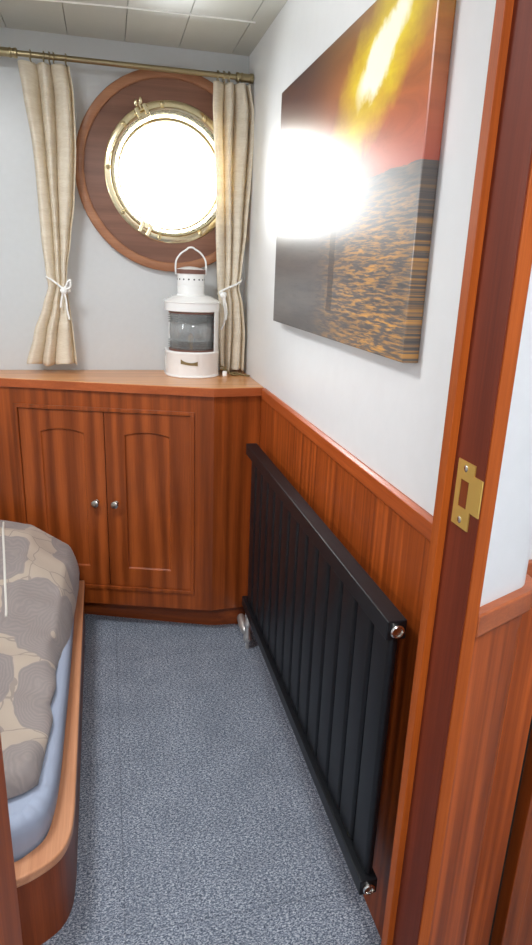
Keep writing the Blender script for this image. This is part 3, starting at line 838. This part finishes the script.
# back shield wraps round the rear; its right edge shows beside the lens
bm = nb(); a0, a1 = math.radians(-41), math.radians(150); rr = .0955
fr_, bk_ = [], []
def shp(a, r):
    x, y = r*math.cos(a), r*math.sin(a); return (LX+x, LY+min(y, .078))
for k in range(41):
    a = a0+(a1-a0)*k/40
    for lst, r in ((fr_, rr), (bk_, rr-.003)):
        p = shp(a, r); lst.append([bm.verts.new((p[0], p[1]-(0 if lst is fr_ else .0), z)) for z in (1.033, 1.178)])
for k in range(40):
    for lst in (fr_, bk_): bm.faces.new((lst[k][0], lst[k+1][0], lst[k+1][1], lst[k][1]))
    for e_ in (0, 1): bm.faces.new((fr_[k][e_], fr_[k+1][e_], bk_[k+1][e_], bk_[k][e_]))
for k in (0, 40): bm.faces.new((fr_[k][0], fr_[k][1], bk_[k][1], bk_[k][0]))
bmesh.ops.remove_doubles(bm, verts=bm.verts, dist=1e-5); bmesh.ops.recalc_face_normals(bm, faces=bm.faces)
obj('back_shield', bm, 'white', ln, angle=40)
for k in range(7):
    z = 1.045+k*.0195; a = math.radians(-41)
    obj('lens_clip', lathe(nb(), [(.0022, 0), (.0022, .004), (.0005, .005)], (LX+.089*math.cos(a), LY+.089*math.sin(a), z), (math.cos(a-.6), math.sin(a-.6), 0), 10), 'brown', ln, smooth=True)
obj('hood', dstack([(.093, .082, 1.174), (.0975, .085, 1.176), (.0975, .085, 1.203), (.100, .087, 1.205), (.100, .087, 1.209), (.094, .082, 1.2125), (.066, .060, 1.227), (.050, .048, 1.231)]), 'white', ln, angle=28)
CX = LX-.006
ch = obj('chimney', lathe(nb(), [(.052, 1.228), (.052, 1.233), (.0485, 1.236), (.0485, 1.262), (.0495, 1.263), (.0495, 1.266), (.0485, 1.267), (.0485, 1.302)], (CX, LY, 0), UP, 48), 'white', ln, smooth=True)
for k in range(16):
    a = 2*PI*(k+.3)/16
    obj('vent_hole', lathe(nb(), [(.0030, 0), (.0030, .0012)], (CX+.0478*math.cos(a), LY+.0478*math.sin(a), 1.284), (math.cos(a), math.sin(a), 0), 10), 'dark', ch)
cap = obj('cap', lathe(nb(), [(.0500, 1.300), (.0510, 1.302), (.0510, 1.317), (.0495, 1.3195), (.042, 1.3215), (.028, 1.3255), (.012, 1.328), (.0005, 1.3285)], (CX, LY, 0), UP, 48), 'white', ln, smooth=True)
o = obj('cap_band', annulus(nb(), .0495, .0518, (CX, LY, 0), UP, 1.303, 1.318, 48), 'brown', ln, smooth=True, angle=30); o['label'] = 'brown band under the cap'
hp = smooth_path([(CX-.0535, LY, 1.300), (CX-.0545, LY, 1.330), (CX-.050, LY, 1.352), (CX-.034, LY, 1.372), (CX-.016, LY, 1.384), (CX-.008, LY, 1.391), (CX+.006, LY, 1.392), (CX+.016, LY, 1.386), (CX+.034, LY, 1.375), (CX+.050, LY, 1.354), (CX+.0545, LY, 1.330), (CX+.0535, LY, 1.300)], 6)
obj('handle', tube(nb(), hp, .0032, 12), 'white', ln, smooth=True)
obj('bulb', lathe(nb(), [(.007, 1.036), (.007, 1.056), (.009, 1.064), (.0115, 1.076), (.009, 1.088), (.005, 1.093), (.0005, 1.094)], (LX-.006, LY, 0), UP, 24), 'bulb', ln, smooth=True)

pc = thing('power_cord', 'brown flex with a white plug beside the lantern', 'cable', (.44, 2.44, ZT))
pth = smooth_path([(.404, 2.380, .976), (.416, 2.378, .974), (.432, 2.374, .960), (.448, 2.368, .9465), (.466, 2.376, .9465), (.468, 2.392, .9465), (.452, 2.394, .9465), (.440, 2.380, .952), (.456, 2.362, .9465), (.480, 2.372, .9465), (.496, 2.356, .9465), (.508, 2.338, .9465)], 8)
obj('flex', tube(nb(), pth, .0032, 10), 'flex', pc, smooth=True)
pth = smooth_path([(.405, 2.372, .966), (.420, 2.376, .964), (.440, 2.386, .950), (.462, 2.384, .952), (.478, 2.388, .9465), (.490, 2.400, .9465)], 8)
obj('flex', tube(nb(), pth, .0032, 10), 'flex', pc, smooth=True)
pl_ = obj('plug', box(nb(), .409, .425, 2.345, 2.361, ZT, ZT+.020), 'white', pc, bevel=.003); pl_['label'] = 'white plug'

# ------------------------------------------------------------------ light
wd = bpy.data.worlds.new('daylight'); scn.world = wd; wd.use_nodes = True
bg = wd.node_tree.nodes['Background']; bg.inputs[0].default_value = (.93, .97, 1, 1); bg.inputs[1].default_value = 18
def area(name, loc, rot, sx, sy, e, col=(1,1,1), portal=False, shape='RECTANGLE'):
    l = bpy.data.lights.new(name, 'AREA'); l.shape = shape; l.size = sx; l.size_y = sy; l.energy = e; l.color = col
    if portal: l.cycles.is_portal = True
    o = bpy.data.objects.new(name, l); COL.objects.link(o); o.location = loc; o.rotation_euler = rot
    return o
area('porthole_portal', (PC[0], YB+.075, PC[2]), (-PI/2, 0, 0), .40, .40, 1, portal=True)
area('added_porthole_portal', (XL-.085, 1.55, 1.45), (0, -PI/2, 0), .36, .36, 1, portal=True)
area('cabin_fill_light', (-.45, 1.45, 2.02), (0, 0, 0), .35, .35, 14, (.96, .98, 1), shape='DISK')  # fill light added above the berth, out of view and without a fixture
area('corridor_ceiling_lamp', (.12, -.35, 2.02), (0, 0, 0), .5, .5, 24, (.97, .98, 1), shape='DISK')

# ------------------------------------------------------------------ camera
cam = bpy.data.cameras.new('camera'); co_ = bpy.data.objects.new('camera', cam); COL.objects.link(co_)
yaw, pit, rol = .2457, -.3035, .0375
cy, sy, cp_, sp, cr, sr = math.cos(yaw), math.sin(yaw), math.cos(pit), math.sin(pit), math.cos(rol), math.sin(rol)
F = Vector((sy*cp_, cy*cp_, sp)); Rr = Vector((cy, -sy, 0)); U = Rr.cross(F)
R2, U2 = Rr*cr+U*sr, Rr*-sr+U*cr
m = Matrix(((R2.x, U2.x, -F.x, 0), (R2.y, U2.y, -F.y, 0), (R2.z, U2.z, -F.z, 1.32), (0, 0, 0, 1)))
co_.matrix_world = m
cam.sensor_fit = 'VERTICAL'; cam.sensor_height = 36; cam.lens = 640.79/945*36; cam.clip_start = .02
scn.camera = co_
scn.view_settings.view_transform = 'Standard'; scn.view_settings.look = 'None'
scn.view_settings.gamma = 1; scn.view_settings.use_curve_mapping = False; scn.view_settings.exposure = .36
scn.cycles.use_denoising = True
scn.cycles.max_bounces = 14; scn.cycles.diffuse_bounces = 8; scn.cycles.glossy_bounces = 6; scn.cycles.transmission_bounces = 12; scn.cycles.transparent_max_bounces = 12
scn.cycles.sample_clamp_indirect = 12; scn.cycles.caustics_refractive = False
